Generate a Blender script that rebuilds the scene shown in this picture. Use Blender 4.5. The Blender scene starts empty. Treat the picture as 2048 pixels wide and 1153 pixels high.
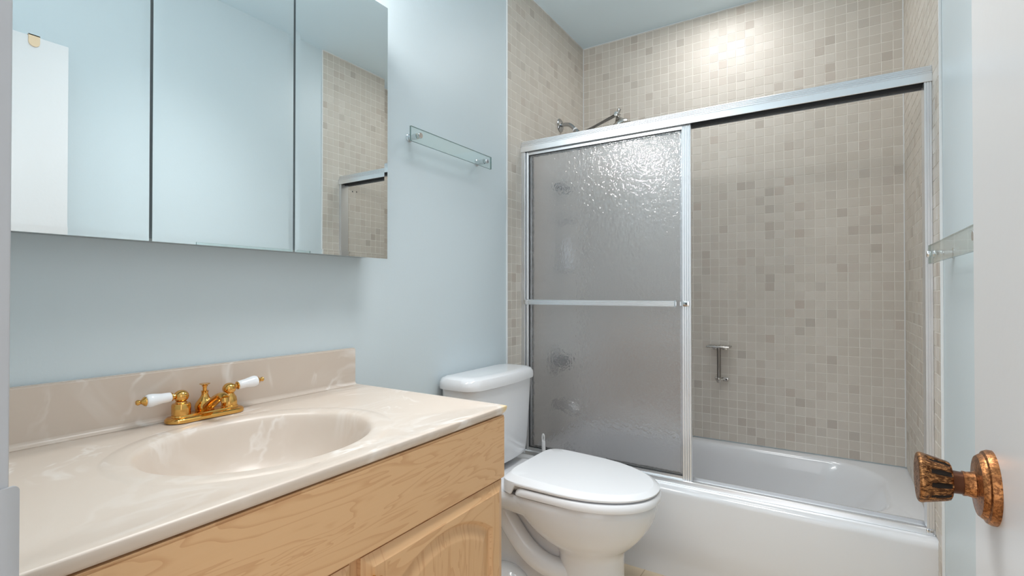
import bpy, bmesh, math, random
from mathutils import Vector, Matrix
from math import sin, cos, pi, radians, sqrt, atan2

S = bpy.context.scene
COL = S.collection
random.seed(4)

# ------------------------------------------------------------------ camera, world, light, exposure
cam_d = bpy.data.cameras.new('camera')
cam = bpy.data.objects.new('camera', cam_d)
COL.objects.link(cam)
cam.location = (1.2455, -2.7489, 1.1147)
cam.rotation_euler = (radians(90 + 0.4869), 0.0, radians(32.4367))
cam_d.sensor_fit = 'HORIZONTAL'
cam_d.sensor_width = 36.0
cam_d.lens = 1003.373 / 2048 * 36.0
cam_d.clip_start = 0.01
S.camera = cam

W = bpy.data.worlds.new('world')
S.world = W
W.use_nodes = True
W.node_tree.nodes['Background'].inputs[0].default_value = (0.96, 0.98, 1.0, 1)
W.node_tree.nodes['Background'].inputs[1].default_value = 1.75


def lamp(name, kind, loc, energy, size=0.1, size_y=None, rot=(0, 0, 0), color=(1, 1, 1), shape='SQUARE', spread=None):
    d = bpy.data.lights.new(name, kind)
    d.energy = energy
    d.color = color
    if kind == 'AREA':
        d.shape = shape
        d.size = size
        if size_y:
            d.size_y = size_y
        if spread:
            d.spread = spread
    else:
        d.shadow_soft_size = size
    o = bpy.data.objects.new(name, d)
    o.location = loc
    o.rotation_euler = rot
    COL.objects.link(o)
    return o


lamp('ceiling_fill', 'AREA', (0.85, -1.65, 2.55), 7.6, 0.60, shape='DISK', spread=radians(95))  # broad soft fill added under the ceiling to even out the light
lamp('tub_downlight', 'AREA', (0.79, -0.40, 2.555), 5.0, 0.40, shape='DISK')
for vy_ in (-2.34, -2.10, -1.86):
    lamp('vanity_bulb', 'POINT', (0.16, vy_, 2.09), 5.3, 0.045, color=(1.0, 0.985, 0.96))

S.view_settings.view_transform = 'Standard'
S.view_settings.look = 'None'
S.view_settings.gamma = 1.0
S.view_settings.use_curve_mapping = False
S.view_settings.exposure = 0.0
S.cycles.use_denoising = True
S.cycles.max_bounces = 14
S.cycles.diffuse_bounces = 6
S.cycles.glossy_bounces = 6
S.cycles.transmission_bounces = 10
S.cycles.transparent_max_bounces = 10
S.cycles.caustics_reflective = True
S.cycles.caustics_refractive = True
S.cycles.blur_glossy = 0.5
S.cycles.sample_clamp_indirect = 6.0

# ------------------------------------------------------------------ dimensions
P = 0.0423            # tile module
RW = 36 * P           # room width 1.5228
CEIL = 2.564
YF = -2.64            # room face of front wall
YT = -0.836           # tile edge on the side walls
TT = 0.006            # tile thickness
ZC = 0.835            # counter top


# ------------------------------------------------------------------ node helpers
class NT:
    def __init__(self, name):
        self.m = bpy.data.materials.new(name)
        self.m.use_nodes = True
        self.t = self.m.node_tree
        self.b = self.t.nodes['Principled BSDF']
        self.out = self.t.nodes['Material Output']

    def n(self, typ, **kw):
        nd = self.t.nodes.new(typ)
        for k, v in kw.items():
            if k == 'inp':
                for a, b in v.items():
                    self.set(nd, a, b)
            else:
                setattr(nd, k, v)
        return nd

    def set(self, nd, key, val):
        sock = nd.inputs[key]
        if isinstance(val, bpy.types.NodeSocket):
            self.t.links.new(val, sock)
        elif isinstance(val, bpy.types.Node):
            self.t.links.new(val.outputs[0], sock)
        else:
            sock.default_value = val

    def p(self, **kw):
        for k, v in kw.items():
            self.set(self.b, k.replace('_', ' '), v)

    def math(self, op, a, b=None, c=None, clamp=False):
        nd = self.n('ShaderNodeMath', operation=op, use_clamp=clamp)
        self.set(nd, 0, a)
        if b is not None:
            self.set(nd, 1, b)
        if c is not None:
            self.set(nd, 2, c)
        return nd.outputs[0]

    def mix(self, fac, a, b):
        nd = self.n('ShaderNodeMix', data_type='RGBA')
        self.set(nd, 0, fac)
        self.set(nd, 6, a)
        self.set(nd, 7, b)
        return nd.outputs[2]

    def ramp(self, fac, stops):
        nd = self.n('ShaderNodeValToRGB')
        el = nd.color_ramp.elements
        while len(el) < len(stops):
            el.new(0.5)
        for e, (pos, c) in zip(el, stops):
            e.position = pos
            e.color = c if isinstance(c, tuple) else (c, c, c, 1)
        self.set(nd, 0, fac)
        return nd.outputs[0]

    def smooth(self, v, a, b):
        nd = self.n('ShaderNodeMapRange', interpolation_type='SMOOTHSTEP')
        self.set(nd, 0, v)
        nd.inputs[1].default_value = a
        nd.inputs[2].default_value = b
        return nd.outputs[0]

    def pos(self):
        return self.n('ShaderNodeNewGeometry').outputs['Position']

    def noise(self, vec, scale, detail=3, rough=0.5, dist=0.0):
        nd = self.n('ShaderNodeTexNoise')
        self.set(nd, 'Vector', vec)
        nd.inputs['Scale'].default_value = scale
        nd.inputs['Detail'].default_value = detail
        nd.inputs['Roughness'].default_value = rough
        nd.inputs['Distortion'].default_value = dist
        return nd.outputs[0]

    def vscale(self, vec, s, off=(0, 0, 0)):
        nd = self.n('ShaderNodeMapping')
        self.set(nd, 0, vec)
        nd.inputs[1].default_value = off
        nd.inputs[3].default_value = s
        return nd.outputs[0]

    def bump(self, h, strength=1.0, dist=0.001, normal=None):
        nd = self.n('ShaderNodeBump')
        self.set(nd, 'Height', h)
        nd.inputs['Strength'].default_value = strength
        nd.inputs['Distance'].default_value = dist
        if normal is not None:
            self.set(nd, 'Normal', normal)
        return nd.outputs[0]


def srgb(r, g, b):
    def f(c):
        c /= 255.0
        return c / 12.92 if c <= 0.04045 else ((c + 0.055) / 1.055) ** 2.4
    return (f(r), f(g), f(b), 1)


def simple(name, col, rough=0.5, metal=0.0, **kw):
    m = NT(name)
    m.p(Base_Color=col, Roughness=rough, Metallic=metal)
    for k, v in kw.items():
        m.set(m.b, k.replace('_', ' '), v)
    return m.m


def mat_paint(name, col, rough=0.5, bump=0.12, scale=160):
    m = NT(name)
    pos = m.pos()
    v = m.noise(pos, 2.2, 3)
    c2 = tuple(x * 0.965 for x in col[:3]) + (1,)
    m.p(Base_Color=m.mix(v, c2, col), Roughness=rough)
    h = m.math('ADD', m.noise(pos, scale, 2), m.math('MULTIPLY', m.noise(pos, 9, 2), 2.0))
    m.p(Normal=m.bump(h, bump, 0.0015))
    return m.m


def mat_tile(name, axis):
    m = NT(name)
    sx = m.n('ShaderNodeSeparateXYZ')
    m.set(sx, 0, m.pos())
    a = m.math('DIVIDE', sx.outputs[axis], P)
    b = m.math('DIVIDE', m.math('SUBTRACT', sx.outputs[2], 1.12), P)
    ia, ib = m.math('FLOOR', a), m.math('FLOOR', b)
    comb = m.n('ShaderNodeCombineXYZ', inp={0: ia, 1: ib, 2: float(axis * 7 + 3)})
    wn = m.n('ShaderNodeTexWhiteNoise', noise_dimensions='3D', inp={0: comb})
    r1 = wn.outputs[0]
    sp = m.n('ShaderNodeSeparateColor')
    m.set(sp, 0, wn.outputs[1])
    r2, r3, r4 = sp.outputs
    base = m.mix(r2, srgb(196, 187, 176), srgb(205, 197, 187))
    dark = m.mix(r3, srgb(174, 165, 155), srgb(188, 174, 162))
    isdark = m.math('GREATER_THAN', r1, 0.87)
    col = m.mix(m.math('MULTIPLY', isdark, m.math('ADD', 0.30, m.math('MULTIPLY', r4, 0.55))), base, dark)
    speck = m.noise(m.pos(), 900, 2)
    col = m.mix(m.math('MULTIPLY', speck, 0.10), col, srgb(222, 216, 208))
    m.p(Base_Color=col)
    m.p(Roughness=m.math('ADD', 0.30, m.math('MULTIPLY', r4, 0.26)))
    m.p(Normal=m.bump(m.noise(m.pos(), 300, 2), 0.12, 0.0006))
    return m.m


def mat_grout():
    m = NT('grout')
    m.p(Base_Color=m.mix(m.noise(m.pos(), 40, 2), srgb(218, 212, 203), srgb(234, 229, 221)), Roughness=0.9)
    return m.m


def mat_wood(name, along, seed=0.0):
    """pale maple, grain running along axis 'y' or 'z'"""
    m = NT(name)
    pos = m.pos()
    sc = (1, 0.9, 6.5) if along == 'y' else (1, 6.5, 0.8)
    v = m.vscale(pos, sc, (seed, seed * 0.7, seed * 1.3))
    n1 = m.noise(v, 2.1, 3, 0.55, 0.9)
    rings = m.math('FRACT', m.math('MULTIPLY', n1, 11.0))
    line = m.math('MULTIPLY', m.smooth(rings, 0.55, 0.98), m.math('SUBTRACT', 1.0, m.smooth(rings, 0.97, 1.0)))
    sc2 = (30, 6, 160) if along == 'y' else (30, 160, 6)
    fib = m.noise(m.vscale(pos, sc2), 1.0, 3, 0.6)
    base = m.mix(m.noise(v, 0.9, 2), srgb(206, 163, 119), srgb(217, 177, 133))
    base = m.mix(m.math('MULTIPLY', line, 0.5), base, srgb(184, 134, 90))
    base = m.mix(m.math('MULTIPLY', fib, 0.28), base, srgb(196, 150, 104))
    m.p(Base_Color=base, Roughness=0.42)
    m.p(Normal=m.bump(fib, 0.06, 0.0006))
    m.b.inputs['Coat Weight'].default_value = 0.15
    m.b.inputs['Coat Roughness'].default_value = 0.25
    return m.m


def mat_marble():
    m = NT('cultured_marble')
    pos = m.pos()
    base = m.mix(m.noise(pos, 3.0, 3, 0.5, 0.6), srgb(199, 183, 169), srgb(208, 194, 181))
    # wispy white swirls
    w = m.noise(m.vscale(pos, (1.5, 0.8, 0.7)), 3.2, 4, 0.55, 1.8)
    band = m.math('ABSOLUTE', m.math('SUBTRACT', w, 0.5))
    streak = m.math('SUBTRACT', 1.0, m.smooth(band, 0.0, 0.035))
    gate = m.smooth(m.noise(pos, 5.5, 2), 0.47, 0.66)
    streak = m.math('MULTIPLY', streak, gate)
    w2 = m.noise(m.vscale(pos, (1.2, 0.6, 0.5), (4, 2, 1)), 5.2, 3, 0.5, 2.4)
    band2 = m.math('ABSOLUTE', m.math('SUBTRACT', w2, 0.52))
    cloud = m.math('MULTIPLY', m.math('SUBTRACT', 1.0, m.smooth(band2, 0.0, 0.10)), m.smooth(m.noise(pos, 3.3, 2), 0.45, 0.7))
    col = m.mix(m.math('MULTIPLY', streak, 0.55), base, srgb(240, 236, 232))
    col = m.mix(m.math('MULTIPLY', cloud, 0.22), col, srgb(232, 227, 222))
    # the yellowed patch at the front right corner
    d = m.n('ShaderNodeVectorMath', operation='DISTANCE')
    m.set(d, 0, pos)
    d.inputs[1].default_value = (0.572, -1.705, 0.828)
    st = m.math('SUBTRACT', 1.0, m.smooth(m.math('ADD', d.outputs['Value'], m.math('MULTIPLY', m.noise(pos, 60, 2), 0.012)), 0.014, 0.034))
    col = m.mix(m.math('MULTIPLY', st, 0.75), col, srgb(226, 196, 132))
    m.p(Base_Color=col, Roughness=0.34)
    m.b.inputs['Subsurface Weight'].default_value = 0.0
    m.b.inputs['Coat Weight'].default_value = 0.08
    m.b.inputs['Coat Roughness'].default_value = 0.12
    m.p(Normal=m.bump(m.noise(pos, 14, 2), 0.05, 0.003))
    return m.m


def mat_obscure_glass(name, clear, bump):
    """hammered glass: bumpy refraction with a slightly milky body"""
    m = NT(name)
    pos = m.pos()
    v = m.vscale(pos, (1.0, 7.0, 0.78))
    h = m.noise(v, 88, 1, 0.4, 0.35)
    h2 = m.noise(v, 170, 1, 0.5, 0.2)
    hh = m.math('ADD', h, m.math('MULTIPLY', h2, 0.35))
    nrm = m.bump(hh, 1.0, bump)
    glass = m.n('ShaderNodeBsdfRefraction', inp={'Color': (0.975, 0.977, 0.985, 1), 'Roughness': 0.02, 'IOR': 1.32, 'Normal': nrm})
    trl = m.n('ShaderNodeBsdfTranslucent', inp={'Color': (0.91, 0.912, 0.920, 1), 'Normal': nrm})
    dif = m.n('ShaderNodeBsdfDiffuse', inp={'Color': (0.76, 0.763, 0.770, 1), 'Normal': nrm})
    gl = m.n('ShaderNodeBsdfGlossy', inp={'Color': (1, 1, 1, 1), 'Roughness': 0.07, 'Normal': nrm})
    bf = m.n('ShaderNodeNewGeometry').outputs['Backfacing']
    ior = m.math('ADD', 1.5, m.math('MULTIPLY', bf, 1 / 1.5 - 1.5))
    fr = m.n('ShaderNodeFresnel', inp={'IOR': ior, 'Normal': nrm})
    a = m.n('ShaderNodeMixShader', inp={0: 0.5, 1: trl.outputs[0], 2: dif.outputs[0]})
    b = m.n('ShaderNodeMixShader', inp={0: 1.0 - clear, 1: glass.outputs[0], 2: a.outputs[0]})
    c = m.n('ShaderNodeMixShader', inp={0: m.math('MULTIPLY', fr.outputs[0], 1.6, clamp=True), 1: b.outputs[0], 2: gl.outputs[0]})
    m.t.links.new(c.outputs[0], m.out.inputs[0])
    return m.m


def mat_clear_glass(name, tint=(0.95, 0.985, 0.975, 1)):
    m = NT(name)
    tr = m.n('ShaderNodeBsdfTransparent', inp={'Color': tint})
    gl = m.n('ShaderNodeBsdfGlossy', inp={'Color': (1, 1, 1, 1), 'Roughness': 0.02})
    # the same facing reflectance on the way in and on the way out of the slab
    bf = m.n('ShaderNodeNewGeometry').outputs['Backfacing']
    ior = m.math('ADD', 1.45, m.math('MULTIPLY', bf, 1 / 1.45 - 1.45))
    fr = m.n('ShaderNodeFresnel', inp={'IOR': ior})
    c = m.n('ShaderNodeMixShader', inp={0: fr.outputs[0], 1: tr.outputs[0], 2: gl.outputs[0]})
    m.t.links.new(c.outputs[0], m.out.inputs[0])
    return m.m


def mat_antique_copper():
    m = NT('antique_copper')
    pos = m.pos()
    n = m.noise(m.vscale(pos, (90, 260, 260)), 1.6, 4, 0.65, 0.5)
    crack = m.noise(m.vscale(pos, (260, 800, 800)), 1.0, 3, 0.7, 1.4)
    f = m.math('MULTIPLY', m.smooth(n, 0.40, 0.66), m.smooth(crack, 0.38, 0.52))
    col = m.mix(f, srgb(82, 52, 30), srgb(198, 142, 90))
    m.p(Base_Color=col, Metallic=0.85)
    m.p(Roughness=m.math('SUBTRACT', 0.5, m.math('MULTIPLY', f, 0.2)))
    m.p(Normal=m.bump(crack, 0.35, 0.0003))
    return m.m


def mat_brushed(name, col, rough):
    m = NT(name)
    pos = m.pos()
    n = m.noise(m.vscale(pos, (3, 60, 400)), 1.0, 3)
    m.p(Base_Color=col, Metallic=1.0, Roughness=m.math('ADD', rough, m.math('MULTIPLY', n, 0.10)))
    return m.m


def mat_chrome_spots():
    m = NT('spotted_chrome')
    pos = m.pos()
    n = m.smooth(m.noise(pos, 260, 3), 0.5, 0.62)
    m.p(Base_Color=m.mix(n, (0.50, 0.48, 0.45, 1), (0.68, 0.67, 0.66, 1)), Metallic=1.0,
        Roughness=m.math('ADD', 0.16, m.math('MULTIPLY', n, 0.2)))
    return m.m


M = {}
M['wall'] = mat_paint('pale_blue_paint', srgb(206, 217, 222), 0.42, 0.10)
M['ceil'] = mat_paint('ceiling_paint', srgb(220, 238, 248), 0.7, 0.10)
M['white'] = mat_paint('white_gloss_paint', srgb(212, 212, 213), 0.32, 0.14, 90)
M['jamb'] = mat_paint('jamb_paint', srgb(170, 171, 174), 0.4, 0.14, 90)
M['tile_x'] = mat_tile('mosaic_tile_back', 0)
M['tile_y'] = mat_tile('mosaic_tile_side', 1)
M['grout'] = mat_grout()
M['bead'] = simple('white_caulk', srgb(225, 226, 226), 0.5)
M['wood_y'] = mat_wood('maple_horizontal', 'y', 0.3)
M['wood_z'] = mat_wood('maple_vertical', 'z', 1.7)
M['marble'] = mat_marble()
M['brass'] = simple('polished_brass', srgb(222, 172, 96), 0.12, 1.0)
M['porcelain'] = simple('white_porcelain', srgb(224, 224, 226), 0.10, 0.0, Coat_Weight=0.4, Coat_Roughness=0.03)
M['handle_porcelain'] = simple('handle_porcelain', srgb(240, 240, 242), 0.12)
M['plastic'] = simple('white_plastic', srgb(234, 234, 236), 0.22)
M['tub'] = simple('white_enamel', srgb(222, 222, 224), 0.13, 0.0, Coat_Weight=0.3, Coat_Roughness=0.04)
M['alu'] = mat_brushed('anodised_aluminium', (0.86, 0.87, 0.89, 1), 0.30)
M['dark'] = simple('dark_gasket_and_shade', srgb(52, 53, 55), 0.5)  # gaskets, holes and screws, also the painted shade inside the header
M['glass'] = mat_obscure_glass('obscure_glass', 0.84, 0.0021)
M['glass_back'] = mat_obscure_glass('obscure_glass_back', 0.95, 0.0010)
M['clear'] = mat_clear_glass('towel_bar_glass')
M['glass_edge'] = simple('glass_edge_green', srgb(122, 146, 144), 0.15)
M['chrome'] = simple('chrome', (0.74, 0.75, 0.77, 1), 0.08, 1.0)
M['chrome_dark'] = simple('chrome_dark_reflection', (0.46, 0.47, 0.48, 1), 0.12, 1.0)  # chrome darkened in its colour to imitate a dark hall reflected in it
M['spot'] = mat_chrome_spots()
M['mirror'] = simple('mirror_silver', (0.90, 0.935, 0.935, 1), 0.0, 1.0)
M['cab_white'] = simple('cabinet_enamel', srgb(150, 160, 164), 0.4)
M['copper'] = mat_antique_copper()
M['copper_smooth'] = None
M['copper_dark'] = simple('dark_bronze_groove', srgb(34, 27, 22), 0.35, 0.6)
def mat_worn_copper():
    m = NT('worn_copper')
    pos = m.pos()
    n = m.smooth(m.noise(pos, 420, 4, 0.7), 0.40, 0.60)
    big = m.smooth(m.noise(pos, 60, 2), 0.35, 0.65)
    col = m.mix(m.math('MULTIPLY', n, m.math('ADD', 0.45, m.math('MULTIPLY', big, 0.55))), srgb(112, 70, 40), srgb(190, 130, 80))
    m.p(Base_Color=col, Metallic=0.85, Roughness=0.34)
    m.p(Normal=m.bump(n, 0.15, 0.0002))
    return m.m


M['copper_smooth'] = mat_worn_copper()
M['tan'] = simple('tan_plastic', srgb(214, 190, 158), 0.5)
M['floor'] = None


def mat_floor():
    m = NT('beige_vinyl')
    pos = m.pos()
    sx = m.n('ShaderNodeSeparateXYZ')
    m.set(sx, 0, pos)
    a = m.math('FRACT', m.math('DIVIDE', sx.outputs[0], 0.305))
    b = m.math('FRACT', m.math('DIVIDE', sx.outputs[1], 0.305))
    ea = m.math('MINIMUM', a, m.math('SUBTRACT', 1.0, a))
    eb = m.math('MINIMUM', b, m.math('SUBTRACT', 1.0, b))
    e = m.smooth(m.math('MINIMUM', ea, eb), 0.004, 0.010)
    c = m.mix(m.noise(pos, 8, 4, 0.6, 0.6), srgb(204, 184, 156), srgb(220, 202, 176))
    m.p(Base_Color=m.mix(e, srgb(178, 156, 128), c), Roughness=0.35)
    return m.m


M['floor'] = mat_floor()


# ------------------------------------------------------------------ mesh helpers
def new():
    return bmesh.new()


def merge(bm, src):
    me = bpy.data.meshes.new('tmp')
    src.to_mesh(me)
    src.free()
    bm.from_mesh(me)
    bpy.data.meshes.remove(me)


def bx(bm, x0, x1, y0, y1, z0, z1, bev=0.0, seg=2):
    t = new()
    bmesh.ops.create_cube(t, size=1)
    bmesh.ops.scale(t, vec=(x1 - x0, y1 - y0, z1 - z0), verts=t.verts)
    bmesh.ops.translate(t, vec=((x0 + x1) / 2, (y0 + y1) / 2, (z0 + z1) / 2), verts=t.verts)
    if bev > 0:
        bmesh.ops.bevel(t, geom=t.edges[:], offset=bev, segments=seg, affect='EDGES', profile=0.5)
    merge(bm, t)


def loft(bm, rings, close=True, cap0=True, cap1=True):
    """rings: list of lists of points, all the same length"""
    vs = [[bm.verts.new(p) for p in r] for r in rings]
    n = len(rings[0])
    for a, b in zip(vs, vs[1:]):
        for i in range(n if close else n - 1):
            j = (i + 1) % n
            bm.faces.new((a[i], a[j], b[j], b[i]))
    if cap0:
        bm.faces.new(vs[0][::-1])
    if cap1:
        bm.faces.new(vs[-1])
    return vs


def frame_of(d):
    d = Vector(d).normalized()
    u = Vector((0, 0, 1)) if abs(d.z) < 0.9 else Vector((1, 0, 0))
    a = d.cross(u).normalized()
    return d, a, a.cross(d).normalized()


def lathe(bm, origin, axis, prof, n=32, mod=None):
    """prof: list of (distance along axis, radius)"""
    d, a, b = frame_of(axis)
    o = Vector(origin)
    rings = []
    for t, r in prof:
        ring = []
        for i in range(n):
            th = 2 * pi * i / n
            rr = max(r, 1e-5) * (mod(t, th) if mod else 1)
            ring.append(o + d * t + a * (rr * cos(th)) + b * (rr * sin(th)))
        rings.append(ring)
    loft(bm, rings)


def tube(bm, pts, rad, n=14, sy=1.0):
    """swept tube; rad is a number or a list"""
    pts = [Vector(p) for p in pts]
    if not isinstance(rad, (list, tuple)):
        rad = [rad] * len(pts)
    rings = []
    prev = None
    for i, p in enumerate(pts):
        t = (pts[min(i + 1, len(pts) - 1)] - pts[max(i - 1, 0)]).normalized()
        if prev is None:
            _, a, b = frame_of(t)
        else:
            a = (prev - t * prev.dot(t)).normalized()
            b = t.cross(a).normalized()
        prev = a
        rings.append([p + a * (rad[i] * cos(2 * pi * k / n)) + b * (rad[i] * sy * sin(2 * pi * k / n)) for k in range(n)])
    loft(bm, rings)


def spline(pts, n=8):
    """Catmull-Rom through pts"""
    pts = [Vector(p) for p in pts]
    out = []
    for i in range(len(pts) - 1):
        p0 = pts[max(i - 1, 0)]
        p1, p2 = pts[i], pts[i + 1]
        p3 = pts[min(i + 2, len(pts) - 1)]
        for k in range(n):
            t = k / n
            out.append(0.5 * ((2 * p1) + (p2 - p0) * t + (2 * p0 - 5 * p1 + 4 * p2 - p3) * t * t + (3 * p1 - p0 - 3 * p2 + p3) * t ** 3))
    out.append(pts[-1])
    return out


def prism(bm, poly, axis, a0, a1):
    """poly of 2-D points extruded along axis 0/1/2; the 2-D axes are the two others in order"""
    def mk(p, v):
        if axis == 0:
            return (v, p[0], p[1])
        if axis == 1:
            return (p[0], v, p[1])
        return (p[0], p[1], v)
    loft(bm, [[mk(p, a0) for p in poly], [mk(p, a1) for p in poly]])


def wpos(o):
    p = Vector((0, 0, 0))
    while o is not None:
        p = p + o.location
        o = o.parent
    return p


def obj(name, bm, mat, parent=None, ang=35, flat=False, loc=None):
    """link a bmesh built in room coordinates as ONE object"""
    bmesh.ops.recalc_face_normals(bm, faces=bm.faces[:])
    base = wpos(parent) if parent is not None else Vector(loc or (0, 0, 0))
    bmesh.ops.translate(bm, vec=-base, verts=bm.verts[:])
    me = bpy.data.meshes.new(name)
    bm.to_mesh(me)
    bm.free()
    for m in (mat if isinstance(mat, (list, tuple)) else [mat]):
        me.materials.append(m)
    if not flat:
        for p in me.polygons:
            p.use_smooth = True
        me.set_sharp_from_angle(angle=radians(ang))
    o = bpy.data.objects.new(name, me)
    COL.objects.link(o)
    if parent is not None:
        o.parent = parent
    else:
        o.location = base
    return o


def tag(o, label, cat, group=None):
    o['label'] = label
    o['category'] = cat
    if group:
        o['group'] = group
    return o


def thing(name, label, cat, loc, group=None):
    o = bpy.data.objects.new(name, None)
    o.empty_display_size = 0.05
    COL.objects.link(o)
    o.location = loc
    return tag(o, label, cat, group)


def struct(name, bm, mat, label=None, **kw):
    o = obj(name, bm, mat, **kw)
    o['kind'] = 'structure'
    if label:
        o['label'] = label
    return o


def box_struct(name, d, mat, label=None):
    b = new()
    bx(b, *d)
    return struct(name, b, mat, label, flat=True)


# ------------------------------------------------------------------ room shell
box_struct('floor', (-0.12, RW + 0.12, -5.0, 0.12, -0.08, 0.0), M['floor'], 'beige vinyl floor')
box_struct('ceiling', (-0.12, RW + 0.12, YF - 0.12, 0.12, CEIL, CEIL + 0.08), M['ceil'], 'pale grey-blue ceiling')
box_struct('wall_left', (-0.12, 0.0, YF - 0.12, 0.12, 0.0, CEIL), M['wall'], 'pale blue wall behind the vanity and toilet')
box_struct('wall_right', (RW, RW + 0.12, YF - 0.12, 0.12, 0.0, CEIL), M['wall'], 'pale blue wall beside the door')
box_struct('wall_back', (0.0, RW, 0.0, 0.12, 0.0, CEIL), M['wall'], 'wall behind the tub')
# front wall with the doorway the photograph is taken from
DX0, DX1, DZ = 0.713, 1.412, 2.05
b = new()
bx(b, 0.0, DX0 - 0.02, YF - 0.12, YF, 0, CEIL)
bx(b, DX1 + 0.02, RW, YF - 0.12, YF, 0, CEIL)
bx(b, DX0 - 0.02, DX1 + 0.02, YF - 0.12, YF, DZ + 0.02, CEIL)
struct('wall_front', b, M['wall'], 'pale blue wall around the doorway', flat=True)

TZ0 = 0.36
TG = 0.0050           # face of the grout bed


def tile_wall(name, label, axis, a_rng, patches, to_world, mats, seed):
    """mosaic: a grout bed plus one low bevelled tile per cell, all one surface"""
    rnd_ = random.Random(seed)
    bm = new()
    for (a0, a1, b0, b1) in patches:
        q = [bm.verts.new(to_world(a, b_, TG)) for a, b_ in ((a0, b0), (a1, b0), (a1, b1), (a0, b1))]
        bm.faces.new(q).material_index = 1
        back = [bm.verts.new(to_world(a, b_, 0.0)) for a, b_ in ((a0, b0), (a1, b0), (a1, b1), (a0, b1))]
        bm.faces.new(back[::-1]).material_index = 1
        for i in range(4):
            j = (i + 1) % 4
            bm.faces.new((q[i], back[i], back[j], q[j])).material_index = 1
        i0, i1 = int(math.floor(a0 / P)), int(math.ceil(a1 / P))
        j0, j1 = int(math.floor((b0 - 1.12) / P)), int(math.ceil((b1 - 1.12) / P))
        for i in range(i0, i1):
            for j in range(j0, j1):
                ca0, ca1 = max(a0, i * P) + 0.0012, min(a1, (i + 1) * P) - 0.0012
                cb0, cb1 = max(b0, 1.12 + j * P) + 0.0012, min(b1, 1.12 + (j + 1) * P) - 0.0012
                if ca1 - ca0 < 0.006 or cb1 - cb0 < 0.006:
                    continue
                ja, jb = rnd_.uniform(-0.0003, 0.0003), rnd_.uniform(-0.0003, 0.0003)
                ca0 += ja; ca1 += ja; cb0 += jb; cb1 += jb
                tx, ty, lift = rnd_.uniform(-1, 1) * 0.00022, rnd_.uniform(-1, 1) * 0.00022, rnd_.uniform(-0.00015, 0.00015)
                r0 = [(ca0, cb0), (ca1, cb0), (ca1, cb1), (ca0, cb1)]
                k = 0.0008
                r1 = [(ca0 + k, cb0 + k), (ca1 - k, cb0 + k), (ca1 - k, cb1 - k), (ca0 + k, cb1 - k)]
                hs = [TT + lift + sx_ * tx + sy_ * ty for sx_, sy_ in ((-1, -1), (1, -1), (1, 1), (-1, 1))]
                v0 = [bm.verts.new(to_world(p[0], p[1], TG - 0.0002)) for p in r0]
                v1 = [bm.verts.new(to_world(p[0], p[1], h)) for p, h in zip(r1, hs)]
                bm.faces.new(v1)
                for u in range(4):
                    w_ = (u + 1) % 4
                    bm.faces.new((v0[u], v0[w_], v1[w_], v1[u]))
    o = obj(name, bm, mats, flat=True)
    o['kind'] = 'structure'
    o['label'] = label
    return o


tile_wall('wall_tub_back', 'small square beige mosaic tile behind the tub', 0, None, [(TT, RW - TT, TZ0, CEIL)], lambda a, b_, h: (a, -h, b_), [M['tile_x'], M['grout']], 1)
side = [(YT, 0.0, TZ0, CEIL), (YT, -0.768, 0.0, TZ0)]
tile_wall('wall_tub_left', 'beige mosaic tile at the shower head end of the tub', 1, None, side, lambda a, b_, h: (h, a, b_), [M['tile_y'], M['grout']], 2)
tile_wall('wall_tub_right', 'beige mosaic tile at the far end of the tub', 1, None, side, lambda a, b_, h: (RW - h, a, b_), [M['tile_y'], M['grout']], 3)
wr = [o for o in COL.objects if o.name == 'wall_tub_right'][0]
for hy_, hz_ in ((-0.615, 1.752), (-0.583, 1.755), (-0.255, 1.777)):
    b = new()
    lathe(b, (RW - TT + 0.0002, hy_, hz_), (-1, 0, 0), [(0, 0.0042), (0.0006, 0.0042), (0.0007, 0)], 14)
    obj('screw_hole', b, M['dark'], wr)

# white edge bead where tile meets paint, caulk in the corners
for i, (x0, x1) in enumerate(((0, TT + 0.001), (RW - TT - 0.001, RW))):
    b = new(); bx(b, x0, x1, YT - 0.005, YT + 0.001, 0, CEIL, 0.001, 1)
    struct('trim_%d' % (i + 2), b, M['bead'], 'white edge bead where the tile stops', flat=True)
b = new()
for x0, x1 in ((TT, TT + 0.0035), (RW - TT - 0.0035, RW - TT)):
    bx(b, x0, x1, -TT - 0.0035, -TT, TZ0, CEIL)
bx(b, TT, RW - TT, -TT - 0.0035, -TT, CEIL - 0.004, CEIL)
bx(b, TT, TT + 0.0035, YT, -TT, CEIL - 0.004, CEIL)
bx(b, RW - TT - 0.0035, RW - TT, YT, -TT, CEIL - 0.004, CEIL)
struct('trim_4', b, M['bead'], 'pale grout lines in the tile corners', flat=True)

# door jamb and casing at the left edge of the picture
b = new()
bx(b, DX0 - 0.02, DX0, YF - 0.13, YF + 0.010, 0, DZ + 0.02, 0.002, 2)
bx(b, DX1, DX1 + 0.02, YF - 0.13, YF + 0.010, 0, DZ + 0.02, 0.002, 2)
bx(b, DX0, DX1, YF - 0.13, YF + 0.010, DZ, DZ + 0.02, 0.002, 2)
bx(b, DX0 - 0.075, DX0 - 0.006, YF, YF + 0.012, 0, DZ + 0.075, 0.004, 2)
bx(b, DX1 + 0.006, DX1 + 0.075, YF, YF + 0.012, 0, DZ + 0.075, 0.004, 2)
bx(b, DX0 - 0.006, DX1 + 0.006, YF, YF + 0.012, DZ + 0.006, DZ + 0.075, 0.004, 2)
jamb = struct('trim_1', b, M['jamb'], 'white painted door frame')
b = new()
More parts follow.
